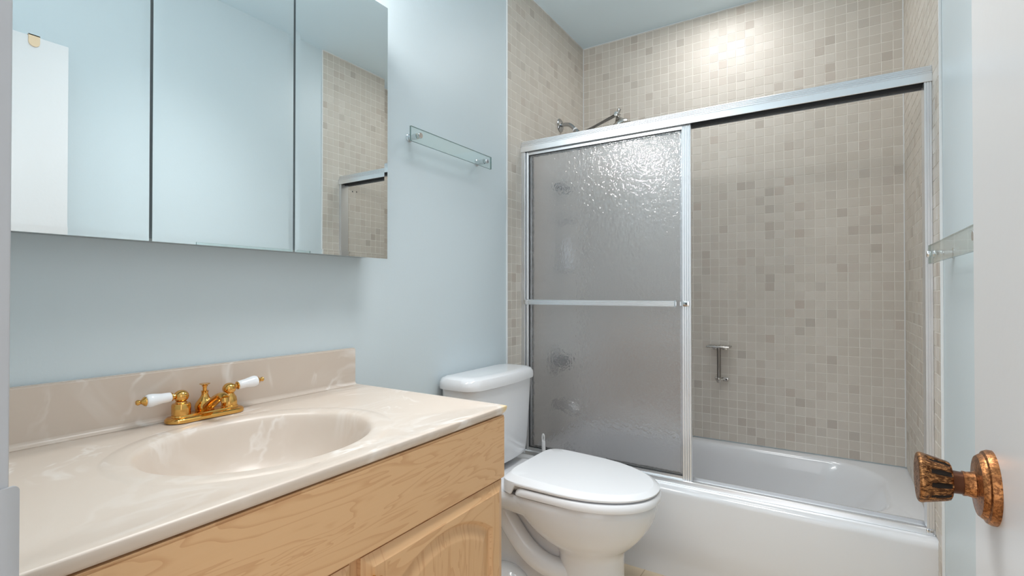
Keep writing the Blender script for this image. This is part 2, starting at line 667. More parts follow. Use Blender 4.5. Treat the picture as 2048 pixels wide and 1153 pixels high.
# strike plate with a curved lip that leads the latch in
zs0, zs1 = 0.887, 0.965
ytip, rc = YF + 0.0165, 0.005
rings = []
for y in [YF - 0.03, YF + 0.004, YF + 0.008, YF + 0.010] + [ytip - rc + rc * sin(pi / 2 * i / 8) for i in range(9)]:
    d = max(0.0, y - (ytip - rc))
    c_ = rc - sqrt(max(0.0, rc * rc - d * d))
    off = 0.0045 * max(0.0, (y - YF - 0.004) / 0.0125) ** 1.6
    xa = DX0 + 0.0004 - off
    rings.append([(xa, y, zs0 + c_), (xa + 0.0022, y, zs0 + c_), (xa + 0.0022, y, zs1 - c_), (xa, y, zs1 - c_)])
loft(b, rings)
obj('strike_plate', b, M['jamb'], jamb)

# door: open against the right wall
DF, DT = 1.369, 0.035
b = new()
bx(b, DF, DF + DT, -2.752, -2.060, 0.010, 2.032, 0.002, 2)
door = struct('door_1', b, M['white'], 'white painted slab door standing open')
kz, ky = 0.937, -2.129
knob_root = bpy.data.objects.new('door_knob', None)
COL.objects.link(knob_root)
knob_root.parent = door
knob_root.location = (DF, ky, kz)
knob_root['label'] = 'antique copper fluted knob'


b = new()
lathe(b, (DF, ky, kz), (-1, 0, 0), [(0, 0.033), (0.003, 0.033), (0.006, 0.0315), (0.007, 0.029), (0.0085, 0.0285), (0.011, 0.0265), (0.0122, 0.013), (0.013, 0.0118), (0.018, 0.0108), (0.021, 0.0112)], 48)
rosette = obj('rosette', b, M['copper_smooth'], knob_root)
b = new()
lathe(b, (DF, ky, kz), (-1, 0, 0), [(0.0205, 0.0100), (0.027, 0.0103), (0.030, 0.0112)], 32)
obj('neck', b, simple('brown_neck', srgb(88, 52, 32), 0.35, 0.7), knob_root)
b = new()
NK = 240
profk = [(0.0285, 0.0110), (0.0292, 0.0150), (0.0305, 0.0172), (0.033, 0.0182), (0.0345, 0.0186), (0.036, 0.0190), (0.039, 0.0197), (0.044, 0.0208), (0.048, 0.0218), (0.050, 0.0222),
         (0.052, 0.0226), (0.0535, 0.0230), (0.0555, 0.0233), (0.0575, 0.0228), (0.0585, 0.0215), (0.0587, 0.018), (0.0580, 0.0)]
d_, a_, b_ = frame_of((-1, 0, 0))
rings = []
for t_, r_ in profk:
    ring = []
    for i in range(NK):
        th = 2 * pi * i / NK
        k = 0.0
        if 0.0300 < t_ < 0.0525:
            k = min(1.0, (0.0525 - t_) / 0.004)
            k *= max(0.0, cos(th * 10)) ** 0.6
        rr = max(r_, 1e-5) - 0.0024 * k
        ring.append(Vector((DF, ky, kz)) + d_ * (0.0285 + (t_ - 0.0285) * 0.86) + a_ * rr * cos(th) + b_ * rr * sin(th))
    rings.append(ring)
vsr = loft(b, rings)
b.faces.ensure_lookup_table()
for f in b.faces:
    c = f.calc_center_median()
    t_ = 0.0285 + (DF - c.x - 0.0285) / 0.86
    if 0.0302 < t_ < 0.0482:
        v = Vector((0, c.y - ky, c.z - kz))
        th = atan2(v.dot(b_), v.dot(a_))
        if cos(th * 10) > 0.28 + max(0.0, (t_ - 0.0455) / 0.0027):
            f.material_index = 1
obj('knob_grip', b, [M['copper'], M['copper_dark']], knob_root, ang=50)

# tan tab hooked over the top of the door
b = new()
hy, hz = -2.157, 2.032
shape = []
for i in range(17):
    th = pi * i / 16
    shape.append((hy - 0.0155 * cos(th), hz - 0.022 - 0.0155 * sin(th)))
poly = [(hy + 0.0155, hz + 0.0045), (hy - 0.0155, hz + 0.0045)] + shape
prism(b, poly, 0, DF - 0.0035, DF - 0.0005)
bx(b, DF - 0.0035, DF + DT + 0.004, hy - 0.0155, hy + 0.0155, hz + 0.001, hz + 0.0045)
bx(b, DF + DT + 0.001, DF + DT + 0.004, hy - 0.0155, hy + 0.0155, hz - 0.03, hz + 0.0045)
tag(obj('over_door_hook', b, M['tan'], loc=(DF, hy, hz)), 'tan rounded tab hooked over the top of the white door, seen in the left mirror', 'hook')


# ------------------------------------------------------------------ vanity
V0, V1 = YF + 0.002, -1.7075          # left and right ends
FX = 0.545                            # face of the cabinet frame
KZ = ZC - 0.0215                      # underside of the counter
van = thing('vanity_cabinet', 'pale maple vanity cabinet under the beige marble sink top', 'vanity cabinet', (0.28, (V0 + V1) / 2, 0.0))
b = new()
bx(b, 0.003, FX - 0.02, V0, V0 + 0.018, 0.09, KZ)
bx(b, 0.003, FX - 0.02, V1 - 0.018, V1, 0.0, KZ)
bx(b, 0.003, FX - 0.02, V0, V1 - 0.018, 0.09, 0.108)
bx(b, 0.003, 0.012, V0 + 0.018, V1 - 0.018, 0.108, KZ)
bx(b, FX - 0.08, FX - 0.07, V0, V1 - 0.018, 0.0, 0.09)
obj('cabinet_body', b, M['wood_z'], van, flat=True)
b = new()
bx(b, FX - 0.02, FX, V0, V0 + 0.038, 0.09, KZ)
bx(b, FX - 0.02, FX, V1 - 0.038, V1, 0.09, KZ)
bx(b, FX - 0.02, FX, V0 + 0.038, V1 - 0.038, KZ - 0.036, KZ)
bx(b, FX - 0.02, FX, V0 + 0.038, V1 - 0.038, 0.63, 0.668)
bx(b, FX - 0.02, FX, V0 + 0.038, V1 - 0.038, 0.09, 0.128)
bx(b, FX - 0.02, FX, -2.205, -2.120, 0.128, 0.63)
obj('face_frame', b, M['wood_z'], van, flat=True)
# the wide false drawer front
b = new()
DFX = FX + 0.018
t = new()
bx(t, FX + 0.0005, DFX, V0 + 0.004, V1 + 0.0005, 0.6575, KZ - 0.003)
eds = [e for e in t.edges if all(v.co.x > DFX - 1e-4 for v in e.verts)]
bmesh.ops.bevel(t, geom=eds, offset=0.0035, segments=2, affect='EDGES')
merge(b, t)
obj('drawer_front', b, M['wood_y'], van)


def cabinet_door(y0, y1, z0, z1, knob_y):
    yc, hw = (y0 + y1) / 2, (y1 - y0) / 2
    pw = hw - 0.0545          # half width of the panel opening
    zsh = z1 - 0.1015         # shoulder of the arch
    rise = 0.062
    R = (pw * pw + rise * rise) / (2 * rise)
    zc = zsh + rise - R

    def prof_outer(d):
        # wide sloping outer edge, 22 mm
        if d <= 0:
            return -0.010
        k = min(1.0, d / 0.021)
        return -0.009 + 0.009 * (k if k < 1 else 1) - (0.0012 if d < 0.021 else 0)

    def panel_d(y, z):
        # > 0 inside the panel opening
        dx = pw - abs(y - yc)
        db = z - (z0 + 0.0545)
        top = R - sqrt((y - yc) ** 2 + (z - zc) ** 2)
        return min(dx, db, top)

    def height(y, z):
        d = min(y - y0, y1 - y, z - z0, z1 - z)
        h = prof_outer(d)
        s = panel_d(y, z)
        if s > -0.004:
            if s < 0.004:
                h -= 0.0095 * (s + 0.004) / 0.008
            elif s < 0.010:
                h -= 0.0095
            elif s < 0.034:
                h -= 0.0095 - 0.0075 * (s - 0.010) / 0.024
            else:
                h -= 0.0020
        return h
    X = FX + 0.020
    ny, nz = 150, 200
    bm = new()
    grid = []
    ys = [y0 + (y1 - y0) * i / ny for i in range(ny + 1)]
    zsv = [z0 + (z1 - z0) * (j / nz) ** 0.75 for j in range(nz + 1)]
    for z in zsv:
        grid.append([bm.verts.new((X + height(y, z), y, z)) for y in ys])
    for j in range(nz):
        for i in range(ny):
            f = bm.faces.new((grid[j][i], grid[j][i + 1], grid[j + 1][i + 1], grid[j + 1][i]))
            c = f.calc_center_median()
            if panel_d(c.y, c.z) > 0.0 or abs(c.y - yc) > pw + 0.002:
                f.material_index = 1
    # sides and back
    border = [grid[0][i] for i in range(ny + 1)] + [grid[j][ny] for j in range(1, nz + 1)] + [grid[nz][i] for i in range(ny - 1, -1, -1)] + [grid[j][0] for j in range(nz - 1, 0, -1)]
    bv = [bm.verts.new((FX + 0.0005, v.co.y, v.co.z)) for v in border]
    n = len(border)
    for i in range(n):
        bm.faces.new((border[i], border[(i + 1) % n], bv[(i + 1) % n], bv[i]))
    bm.faces.new(bv[::-1])
    dr = obj('door', bm, [M['wood_y'], M['wood_z']], van, ang=22)
    k = new()
    lathe(k, (X - 0.001, knob_y, 0.6085), (1, 0, 0), [(0, 0.008), (0.002, 0.0075), (0.004, 0.0048), (0.010, 0.0048), (0.013, 0.009), (0.016, 0.0115), (0.020, 0.0115), (0.024, 0.0085), (0.0255, 0.003), (0.0256, 0.0)], 24)
    obj('knob', k, M['brass'], dr)
    return dr


cabinet_door(-2.152, -1.7115, 0.120, 0.6525, -2.132)
cabinet_door(-2.618, -2.176, 0.120, 0.6525, -2.196)

# counter with integral oval bowl
CX1 = 0.567
CY0, CY1 = YF + 0.001, -1.703
vt = None
b = new()
ecx, ecy, eax, eay = 0.318, -2.180, 0.182, 0.213
NA = 160
X0 = 0.002
rnd = 0.010
angs = [2 * pi * i / NA for i in range(NA)]
for cx_, cy_ in ((X0, CY0), (CX1, CY0), (CX1, CY1), (X0, CY1)):
    a0 = atan2(cy_ - ecy, cx_ - ecx) % (2 * pi)
    k = min(range(len(angs)), key=lambda i: abs(angs[i] - a0))
    angs[k] = a0


def ray_rect(th, x0, x1, y0, y1):
    c, s = cos(th), sin(th)
    t = 1e9
    if c > 1e-9:
        t = min(t, (x1 - ecx) / c)
    if c < -1e-9:
        t = min(t, (x0 - ecx) / c)
    if s > 1e-9:
        t = min(t, (y1 - ecy) / s)
    if s < -1e-9:
        t = min(t, (y0 - ecy) / s)
    return (ecx + c * t, ecy + s * t)


def ell(th, k, z, dx=0.0, dy=0.0):
    c, s = cos(th), sin(th)
    r = 1 / sqrt((c / (eax * k + dx)) ** 2 + (s / (eay * k + dy)) ** 2)
    return (ecx + c * r, ecy + s * r, z)


rings = []


def rect_ring(inset, z, front_only=True):
    x1 = CX1 - inset
    y0, y1 = CY0 + inset, CY1 - inset
    return [ray_rect(th, X0, x1, y0, y1) + (z,) for th in angs]


rings.append(rect_ring(0.0085, ZC - 0.0215))
rings.append(rect_ring(0.0060, ZC - 0.0205))
rings.append(rect_ring(0.0030, ZC - 0.0155))
rings.append(rect_ring(0.0008, ZC - 0.0090))
for k in range(1, 6):
    a = k / 5 * pi / 2
    rings.append(rect_ring(0.0042 * (1 - cos(a)), ZC - 0.0042 + 0.0042 * sin(a)))
rings.append(rect_ring(0.022, ZC))
rings.append(rect_ring(0.026, ZC - 0.0012))
for k, z in ((1.215, -0.0012), (1.19, -0.0012), (1.175, 0.0003), (1.10, 0.0), (1.04, -0.0004), (1.015, -0.0012), (0.995, -0.003), (0.975, -0.007), (0.955, -0.014), (0.93, -0.026),
             (0.89, -0.045), (0.84, -0.066), (0.77, -0.088), (0.67, -0.107), (0.54, -0.121), (0.38, -0.130), (0.2, -0.134), (0.1, -0.135)):
    rr = []
    for th in angs:
        p = ell(th, k, ZC + z)
        q = ray_rect(th, 0.034, CX1 - 0.034, CY0 + 0.03, CY1 - 0.03)
        if k > 1.05 and (p[0] - ecx) ** 2 + (p[1] - ecy) ** 2 > (q[0] - ecx) ** 2 + (q[1] - ecy) ** 2:
            p = (q[0] * (1 - (1.215 - k) * 0.12) + ecx * (1.215 - k) * 0.12, q[1] * (1 - (1.215 - k) * 0.12) + ecy * (1.215 - k) * 0.12, ZC + (z if k > 1.18 else 0) * 0)
        rr.append(p)
    rings.append(rr)
loft(b, rings, cap0=False)
# hidden underside of the bowl, so the top is a solid casting
under = [rings[0]]
for k, z in ((1.06, -0.030), (1.0, -0.06), (0.9, -0.10), (0.6, -0.145), (0.1, -0.15)):
    under.append([ell(th, k, ZC + z) for th in angs])
loft(b, under, cap0=False)
bmesh.ops.remove_doubles(b, verts=b.verts[:], dist=1e-5)
vt = obj('marble_sink', b, M['marble'], loc=(0.28, (V0 + V1) / 2, KZ), ang=40)
tag(vt, 'beige swirled cultured marble sink top with oval bowl on the maple vanity', 'sink')
b = new()
t = new()
bx(t, 0.001, 0.0205, CY0, -1.7095, ZC - 0.002, ZC + 0.1095)
bmesh.ops.bevel(t, geom=[e for e in t.edges if not all(v.co.z < ZC for v in e.verts)], offset=0.003, segments=3, affect='EDGES')
merge(b, t)
# small cove where the splash meets the top
cov = [(0.0205, ZC - 0.001), (0.0205, ZC + 0.010), (0.0215, ZC + 0.006), (0.0245, ZC + 0.0025), (0.031, ZC + 0.0002), (0.031, ZC - 0.001)]
prism(b, cov, 1, CY0, -1.7125)
obj('backsplash', b, M['marble'], vt)
b = new()
lathe(b, (ecx, ecy, ZC - 0.1352), (0, 0, 1), [(0, 0.030), (0.002, 0.030), (0.0035, 0.026), (0.002, 0.021), (0.002, 0.019), (0.006, 0.018), (0.008, 0.012), (0.0085, 0)], 32)
obj('drain', b, M['brass'], vt)

# ------------------------------------------------------------------ faucet
fy, fx = -2.1625, 0.056
fa = thing('faucet', 'polished brass two-handle sink faucet with white porcelain levers', 'faucet', (fx, fy, ZC))


def stadium(hl, hw, z, n=16):
    out = []
    for i in range(n + 1):
        a = -pi / 2 + pi * i / n
        out.append((fx + hw * sin(a) * 1.0, fy + hl + hw * cos(a), z))
    for i in range(n + 1):
        a = pi / 2 + pi * i / n
        out.append((fx + hw * sin(a) * 1.0, fy - hl + hw * cos(a), z))
    return out


b = new()
loft(b, [stadium(0.055, 0.0265, ZC + 0.0003), stadium(0.055, 0.0275, ZC + 0.002), stadium(0.055, 0.0270, ZC + 0.007), stadium(0.055, 0.0235, ZC + 0.0105), stadium(0.055, 0.0205, ZC + 0.0112),
         stadium(0.053, 0.0185, ZC + 0.0115), stadium(0.053, 0.0170, ZC + 0.0145), stadium(0.053, 0.015, ZC + 0.0150)])
obj('base_plate', b, M['brass'], fa)
b = new()
lathe(b, (fx - 0.006, fy, ZC + 0.014), (0, 0, 1), [(0, 0.0175), (0.004, 0.0195), (0.010, 0.0200), (0.017, 0.0180), (0.024, 0.0130), (0.030, 0.0088), (0.036, 0.0068), (0.041, 0.0070), (0.043, 0.0080), (0.0440, 0.0060)], 32)
obj('spout_body', b, M['brass'], fa)
b = new()
pts = spline([(fx + 0.004, fy, ZC + 0.020), (fx + 0.024, fy, ZC + 0.032), (fx + 0.048, fy, ZC + 0.046), (fx + 0.068, fy, ZC + 0.053), (fx + 0.080, fy, ZC + 0.049)], 6)
n = len(pts)
tube(b, pts, [0.0125 - 0.003 * (i / (n - 1)) for i in range(n)], 20, 0.85)
lathe(b, (fx + 0.078, fy, ZC + 0.050), (0.25, 0, -1), [(0, 0.0085), (0.006, 0.0085), (0.010, 0.0078)], 20)
obj('spout', b, M['brass'], fa)
b = new()
lathe(b, (fx - 0.006, fy, ZC + 0.056), (0, 0, 1), [(0, 0.0042), (0.010, 0.0042), (0.011, 0.0055), (0.0135, 0.0058), (0.0150, 0.0080), (0.0165, 0.0108), (0.0178, 0.0105), (0.0182, 0.0)], 24)
obj('lift_rod', b, M['brass'], fa)
for s in (-1, 1):
    vy = fy + s * 0.0515
    b = new()
    if s < 0:
        lathe(b, (fx, vy, ZC + 0.0135), (0, 0, 1), [(0, 0.0175), (0.002, 0.0182), (0.022, 0.0182), (0.026, 0.0165), (0.027, 0.0115), (0.030, 0.0105)], 32,
              mod=lambda t, th: 1 - 0.05 * (0.5 + 0.5 * cos(8 * th)))
    else:
        lathe(b, (fx, vy, ZC + 0.0135), (0, 0, 1), [(0, 0.0185), (0.002, 0.0185), (0.003, 0.0168), (0.013, 0.0165), (0.021, 0.0150), (0.026, 0.0118), (0.029, 0.0105), (0.031, 0.0100)], 32)
    obj('valve_body', b, M['brass'], fa)
    b = new()
    bmesh.ops.create_uvsphere(b, u_segments=28, v_segments=18, radius=0.0145)
    bmesh.ops.scale(b, vec=(1, 1, 0.92), verts=b.verts)
    bmesh.ops.translate(b, vec=(fx, vy, ZC + 0.0545), verts=b.verts)
    ax = (0.0, s * 1.0, -0.02 if s < 0 else 0.10)
    o = (fx, vy, ZC + 0.0565)
    lathe(b, o, ax, [(0.010, 0.0055), (0.0165, 0.0052), (0.018, 0.0090), (0.020, 0.0095), (0.0215, 0.0080)], 24)
    hd = obj('handle', b, M['brass'], fa)
    b = new()
    lathe(b, o, ax, [(0.0205, 0.0088), (0.022, 0.0100), (0.030, 0.0105), (0.038, 0.0108), (0.047, 0.0122), (0.056, 0.0135), (0.062, 0.0134), (0.066, 0.0118), (0.0675, 0.0085)], 32)
    obj('porcelain_grip', b, M['handle_porcelain'], hd)['label'] = 'white porcelain lever'
    b = new()
    lathe(b, o, ax, [(0.0670, 0.0098), (0.070, 0.0090), (0.0735, 0.0052), (0.0755, 0.0038), (0.077, 0.0042), (0.079, 0.0054), (0.0815, 0.0056), (0.084, 0.0040), (0.0848, 0.0)], 24)
    obj('finial', b, M['brass'], hd)

# ------------------------------------------------------------------ mirror cabinet
MX = 0.105
mc = thing('mirror_cabinet', 'three-door mirrored wall cabinet above the sink and faucet', 'mirror cabinet', (0.05, -2.13, 1.21))
MZ0, MZ1 = 1.2165, 1.985
b = new()
bx(b, 0.001, MX - 0.012, -2.600, -1.672, MZ0 + 0.006, MZ1 - 0.006)
obj('cabinet_body', b, M['cab_white'], mc, flat=True)
for y0, y1 in ((-2.607, -2.2960), (-2.2905, -1.9805), (-1.9750, -1.6625)):
    b = new()
    bw, bd = 0.013, 0.0005
    rg = lambda i, x: [(x, y0 + i, MZ0 + i), (x, y1 - i, MZ0 + i), (x, y1 - i, MZ1 - i), (x, y0 + i, MZ1 - i)]
    loft(b, [rg(0, MX - 0.0065), rg(0, MX - bd), rg(bw, MX)])
    obj('mirror_door', b, M['mirror'], mc, flat=True)


# ------------------------------------------------------------------ glass towel bars
def towel_bar(label, side, y0, y1, posts, z):
    """side -1: on the left wall, facing +x; side 1: on the right wall"""
    wx = 0.0 if side < 0 else RW
    dx = 1 if side < 0 else -1
    r = thing('towel_bar', label, 'towel bar', (wx, (y0 + y1) / 2, z), 'glass towel bars')
    b = new()
    gx = wx + dx * 0.045
    t = new()
    bx(t, gx - 0.0035, gx + 0.0035, y0, y1, z - 0.0255, z + 0.0255, 0.0004, 1)
    for f in t.faces:
        c = f.calc_center_median()
        if abs(c.x - gx) < 0.0033:
            f.material_index = 1
    merge(b, t)
    obj('glass_bar', b, [M['clear'], M['glass_edge']], r, flat=True)['label'] = 'clear glass bar with greenish edges'
    for py in posts:
        b = new()
        lathe(b, (wx + dx * 0.0003, py, z), (dx, 0, 0), [(0, 0.0145), (0.003, 0.0145), (0.0045, 0.0125), (0.0055, 0.0092), (0.022, 0.0088), (0.024, 0.0105), (0.036, 0.0105), (0.0401, 0.0098)], 28)
        lathe(b, (wx + dx * 0.0499, py, z), (dx, 0, 0), [(0, 0.0098), (0.0015, 0.0102), (0.006, 0.0102), (0.0075, 0.0092), (0.0078, 0)], 28)
        obj('post', b, M['chrome'], r)
    return r


towel_bar('clear glass towel bar on chrome posts, mounted on the blue wall above the toilet', -1, -1.502, -1.025, (-1.463, -1.066), 1.655)
towel_bar('clear glass towel bar on the right wall, partly hidden behind the open white door', 1, -1.560, -0.952, (-1.517, -0.995), 1.219)

# ------------------------------------------------------------------ toilet
TY = -1.107
RZ = 0.418                 # bowl rim height
to = thing('toilet', 'white two-piece toilet with closed lid between the vanity and the tub', 'toilet', (0.38, TY, 0.0))


def rrect(x0, x1, hw, z, r, n=8, bow=0.0):
    """rounded rectangle ring, front side (x1) optionally bowed outwards"""
    out = []
    for cx_, cy_, a0 in ((x1 - r, hw - r, 0), (x0 + r, hw - r, pi / 2), (x0 + r, -hw + r, pi), (x1 - r, -hw + r, 3 * pi / 2)):
        for i in range(n + 1):
            a = a0 + pi / 2 * i / n
            out.append([cx_ + r * cos(a), cy_ + r * sin(a)])
        if a0 == pi / 2:
            pass
    # subdivide the front side for the bow
    res = out + [[x1, -hw + r + (2 * hw - 2 * r) * k / 12] for k in range(1, 12)]
    pts = []
    for x, y in res:
        k = max(0.0, 1 - (y / hw) ** 2)
        f = max(0.0, min(1.0, (x - (x0 + x1) / 2) / (x1 - (x0 + x1) / 2)))
        pts.append((x + bow * k * f, TY + y, z))
    return pts


b = new()
TB = 0.438
loft(b, [rrect(0.035, 0.135, 0.172, TB, 0.03, bow=0.015), rrect(0.024, 0.155, 0.198, TB + 0.012, 0.04, bow=0.018), rrect(0.020, 0.160, 0.205, TB + 0.04, 0.045, bow=0.018),
         rrect(0.016, 0.167, 0.213, 0.62, 0.045, bow=0.02), rrect(0.014, 0.172, 0.219, 0.757, 0.045, bow=0.02)])
obj('tank', b, M['porcelain'], to)
b = new()
loft(b, [rrect(0.010, 0.176, 0.224, 0.7575, 0.05, bow=0.022), rrect(0.006, 0.181, 0.230, 0.760, 0.052, bow=0.022), rrect(0.005, 0.182, 0.231, 0.770, 0.052, bow=0.022),
         rrect(0.006, 0.181, 0.229, 0.786, 0.052, bow=0.022), rrect(0.011, 0.176, 0.222, 0.797, 0.052, bow=0.022), rrect(0.022, 0.164, 0.208, 0.8025, 0.05, bow=0.022), rrect(0.040, 0.145, 0.185, 0.8040, 0.045, bow=0.02)])
obj('tank_lid', b, M['porcelain'], to)


def egg(x0, x1, hw, z, n=64, xm=None, pb=2.6, pf=2.15, tilt=0.0):
    """toilet outline: squarish at the back (x0), rounded to a point-like egg in front (x1)"""
    xm = xm if xm is not None else x0 + (x1 - x0) * 0.42
    out = []
    for i in range(n):
        th = 2 * pi * i / n
        c, s = cos(th), sin(th)
        if c >= 0:
            x = xm + (x1 - xm) * abs(c) ** (2 / pf)
            y = hw * (1 if s > 0 else -1) * abs(s) ** (2 / pf)
        else:
            x = xm - (xm - x0) * abs(c) ** (2 / pb)
            y = hw * (1 if s > 0 else -1) * abs(s) ** (2 / pb)
        out.append((x, TY + y, z + tilt * (x - xm)))
    return out


b = new()
# pedestal column flaring into the bowl
loft(b, [egg(0.40, 0.658, 0.118, 0.0, pb=3, xm=0.53), egg(0.405, 0.654, 0.116, 0.02, pb=3, xm=0.53), egg(0.42, 0.646, 0.108, 0.09, pb=2.4, xm=0.53), egg(0.425, 0.644, 0.105, 0.17, pb=2.2, xm=0.53),
         egg(0.418, 0.646, 0.107, 0.215, pb=2.2, xm=0.53), egg(0.400, 0.652, 0.113, 0.236, pb=2.2, xm=0.52), egg(0.370, 0.668, 0.129, 0.252, pb=2.2, xm=0.51), egg(0.340, 0.690, 0.146, 0.272, pb=2.2, xm=0.49), egg(0.312, 0.714, 0.164, 0.300, pb=2.3, xm=0.48),
         egg(0.288, 0.736, 0.178, 0.332, pb=2.5, xm=0.47), egg(0.265, 0.751, 0.187, 0.365, pb=3), egg(0.240, 0.758, 0.192, 0.395, pb=3.4), egg(0.235, 0.758, 0.192, 0.410, pb=3.6), egg(0.240, 0.752, 0.187, RZ, pb=3.6)])


def deck(x0, x1, w0, w1, z, r=0.03):
    """top slab from the wall side under the tank to the bowl, widening towards the bowl"""
    out = []
    for (px, py) in ((x1, w1), (x0, w0), (x0, -w0), (x1, -w1)):
        out.append((px, TY + py, z))
    res = []
    for i in range(4):
        p, q = Vector(out[i]), Vector(out[(i + 1) % 4])
        for k in range(8):
            res.append(p + (q - p) * (k / 8))
    return res


loft(b, [deck(0.06, 0.42, 0.105, 0.150, 0.335), deck(0.035, 0.42, 0.135, 0.176, 0.352), deck(0.025, 0.42, 0.150, 0.186, 0.368), deck(0.020, 0.42, 0.158, 0.191, 0.392), deck(0.020, 0.42, 0.158, 0.1915, 0.408), deck(0.026, 0.41, 0.152, 0.186, RZ - 0.0005)])
# lower back body and its floor flange
loft(b, [rrect(0.08, 0.50, 0.116, 0.0, 0.06), rrect(0.08, 0.50, 0.116, 0.018, 0.06), rrect(0.085, 0.49, 0.088, 0.034, 0.06), rrect(0.08, 0.48, 0.058, 0.13, 0.05), rrect(0.07, 0.45, 0.052, 0.25, 0.05), rrect(0.05, 0.42, 0.066, 0.35, 0.05)])
# trapway bulging on both flanks, rounded foot below it
for s in (-1, 1):
    pth = spline([(0.150, TY + s * 0.066, 0.385), (0.205, TY + s * 0.080, 0.322), (0.262, TY + s * 0.084, 0.252), (0.325, TY + s * 0.085, 0.192), (0.40, TY + s * 0.080, 0.156), (0.50, TY + s * 0.06, 0.145)], 7)
    tube(b, pth, [0.037] * len(pth), 20)
    t = new()
    bmesh.ops.create_uvsphere(t, u_segments=32, v_segments=20, radius=1)
    bmesh.ops.scale(t, vec=(0.125, 0.070, 0.118), verts=t.verts)
    bmesh.ops.translate(t, vec=(0.235, TY + s * 0.085, 0.0), verts=t.verts)
    bmesh.ops.bisect_plane(t, geom=t.verts[:] + t.edges[:] + t.faces[:], plane_co=(0, 0, 0.0005), plane_no=(0, 0, -1), clear_outer=True)
    merge(b, t)
obj('bowl', b, M['porcelain'], to, ang=50)
# seat ring and lid
b = new()
loft(b, [egg(0.328, 0.762, 0.190, RZ + 0.0040, pb=12), egg(0.322, 0.768, 0.196, RZ + 0.0065, pb=12), egg(0.326, 0.770, 0.198, RZ + 0.016, pb=12), egg(0.334, 0.767, 0.1955, RZ + 0.0275, pb=12), egg(0.340, 0.763, 0.192, RZ + 0.0312, pb=12)])
for s in (-1, 1):
    bx(b, 0.33, 0.36, TY + s * 0.09 - 0.012, TY + s * 0.09 + 0.012, RZ, RZ + 0.0048, 0.001)
    bx(b, 0.585, 0.605, TY + s * 0.160 - 0.008, TY + s * 0.160 + 0.008, RZ, RZ + 0.0048, 0.001)
obj('seat', b, M['plastic'], to)
b = new()
LZ = RZ + 0.035
# the lid drops behind the seat ring, so its back edge is a thick wedge
ringsl = []
lo, hi = RZ + 0.004, LZ + 0.0005
for (x0, x1, hw, z, tl, drop, pb) in ((0.268, 0.756, 0.186, 0.0000, 0, 1, 7), (0.264, 0.762, 0.192, 0.0008, 0, 1, 7), (0.262, 0.766, 0.1955, 0.004, 0, 0.9, 7), (0.262, 0.7665, 0.1960, 0.009, -0.004, 0.35, 7), (0.263, 0.765, 0.1945, 0.012, -0.010, 0, 7),
                                (0.281, 0.749, 0.1760, 0.0255, -0.030, 0, 6.5), (0.284, 0.746, 0.1725, 0.0268, -0.030, 0, 6.5), (0.320, 0.70, 0.14, 0.0285, -0.030, 0, 5), (0.38, 0.62, 0.08, 0.030, -0.030, 0, 4)):
    ring = []
    for (x, y, zz) in egg(x0, x1, hw, 0.0, pb=pb, pf=2.1, n=160):
        k = min(1.0, max(0.0, (x - 0.316) / 0.016))
        zb_ = hi + z + tl * (x - 0.47)
        ring.append((x, y, zb_ - (1 - k) * drop * (zb_ - lo)))
    ringsl.append(ring)
loft(b, ringsl)
obj('seat_lid', b, M['plastic'], to, ang=16)

# toilet brush standing between tank and tub
br = thing('toilet_brush', 'white plastic toilet brush handle standing between the toilet and the tub', 'toilet brush', (0.200, -0.815, 0.0))
b = new()
lathe(b, (0.200, -0.822, 0.0), (0, 0, 1), [(0, 0.042), (0.006, 0.043), (0.04, 0.040), (0.11, 0.036), (0.115, 0.034), (0.112, 0.032), (0.05, 0.030), (0.04, 0.0)], 28)
obj('holder', b, M['plastic'], br)
b = new()
hp0, hp1 = Vector((0.200, -0.822, 0.050)), Vector((0.178, -0.815, 0.494))
tube(b, [hp0 + (hp1 - hp0) * t for t in (0, 0.2, 0.5, 0.62, 0.75, 0.86, 0.93)], [0.006, 0.006, 0.007, 0.0095, 0.0095, 0.0085, 0.0080], 16)
top = hp0 + (hp1 - hp0) * 0.96
loop = [top + Vector((0.0052 * cos(2 * pi * i / 20), 0.0, 0.0165 * sin(2 * pi * i / 20))) for i in range(21)]
tube(b, loop, 0.0030, 10)
obj('handle', b, M['plastic'], br)
b = new()
lathe(b, (0.200, -0.822, 0.045), (0, 0, 1), [(0, 0.006), (0.004, 0.024), (0.03, 0.027), (0.055, 0.022), (0.06, 0.006)], 24)
obj('bristles', b, M['plastic'], br)

# ------------------------------------------------------------------ bathtub
TUBY0 = -0.766
TZ = 0.3545
tub = thing('bathtub', 'white enamel alcove bathtub with plain apron behind sliding shower doors', 'bathtub', (RW / 2, TUBY0 / 2, 0.0))
tx0, tx1, ty0, ty1 = TT * 0 + 0.001, RW - 0.001, TUBY0, -0.001


def rr2(x0, x1, y0, y1, r, z, n=10):
    out = []
    rs = r if isinstance(r, (tuple, list)) else (r, r, r, r)
    for (cx_, cy_, a0, q) in ((x1, y1, 0, rs[0]), (x0, y1, pi / 2, rs[1]), (x0, y0, pi, rs[2]), (x1, y0, 3 * pi / 2, rs[3])):
        sx = -1 if cx_ == x1 else 1
        sy = -1 if cy_ == y1 else 1
        for i in range(n + 1):
            a = a0 + pi / 2 * i / n
            out.append((cx_ + sx * q + q * cos(a), cy_ + sy * q + q * sin(a), z))
    return out


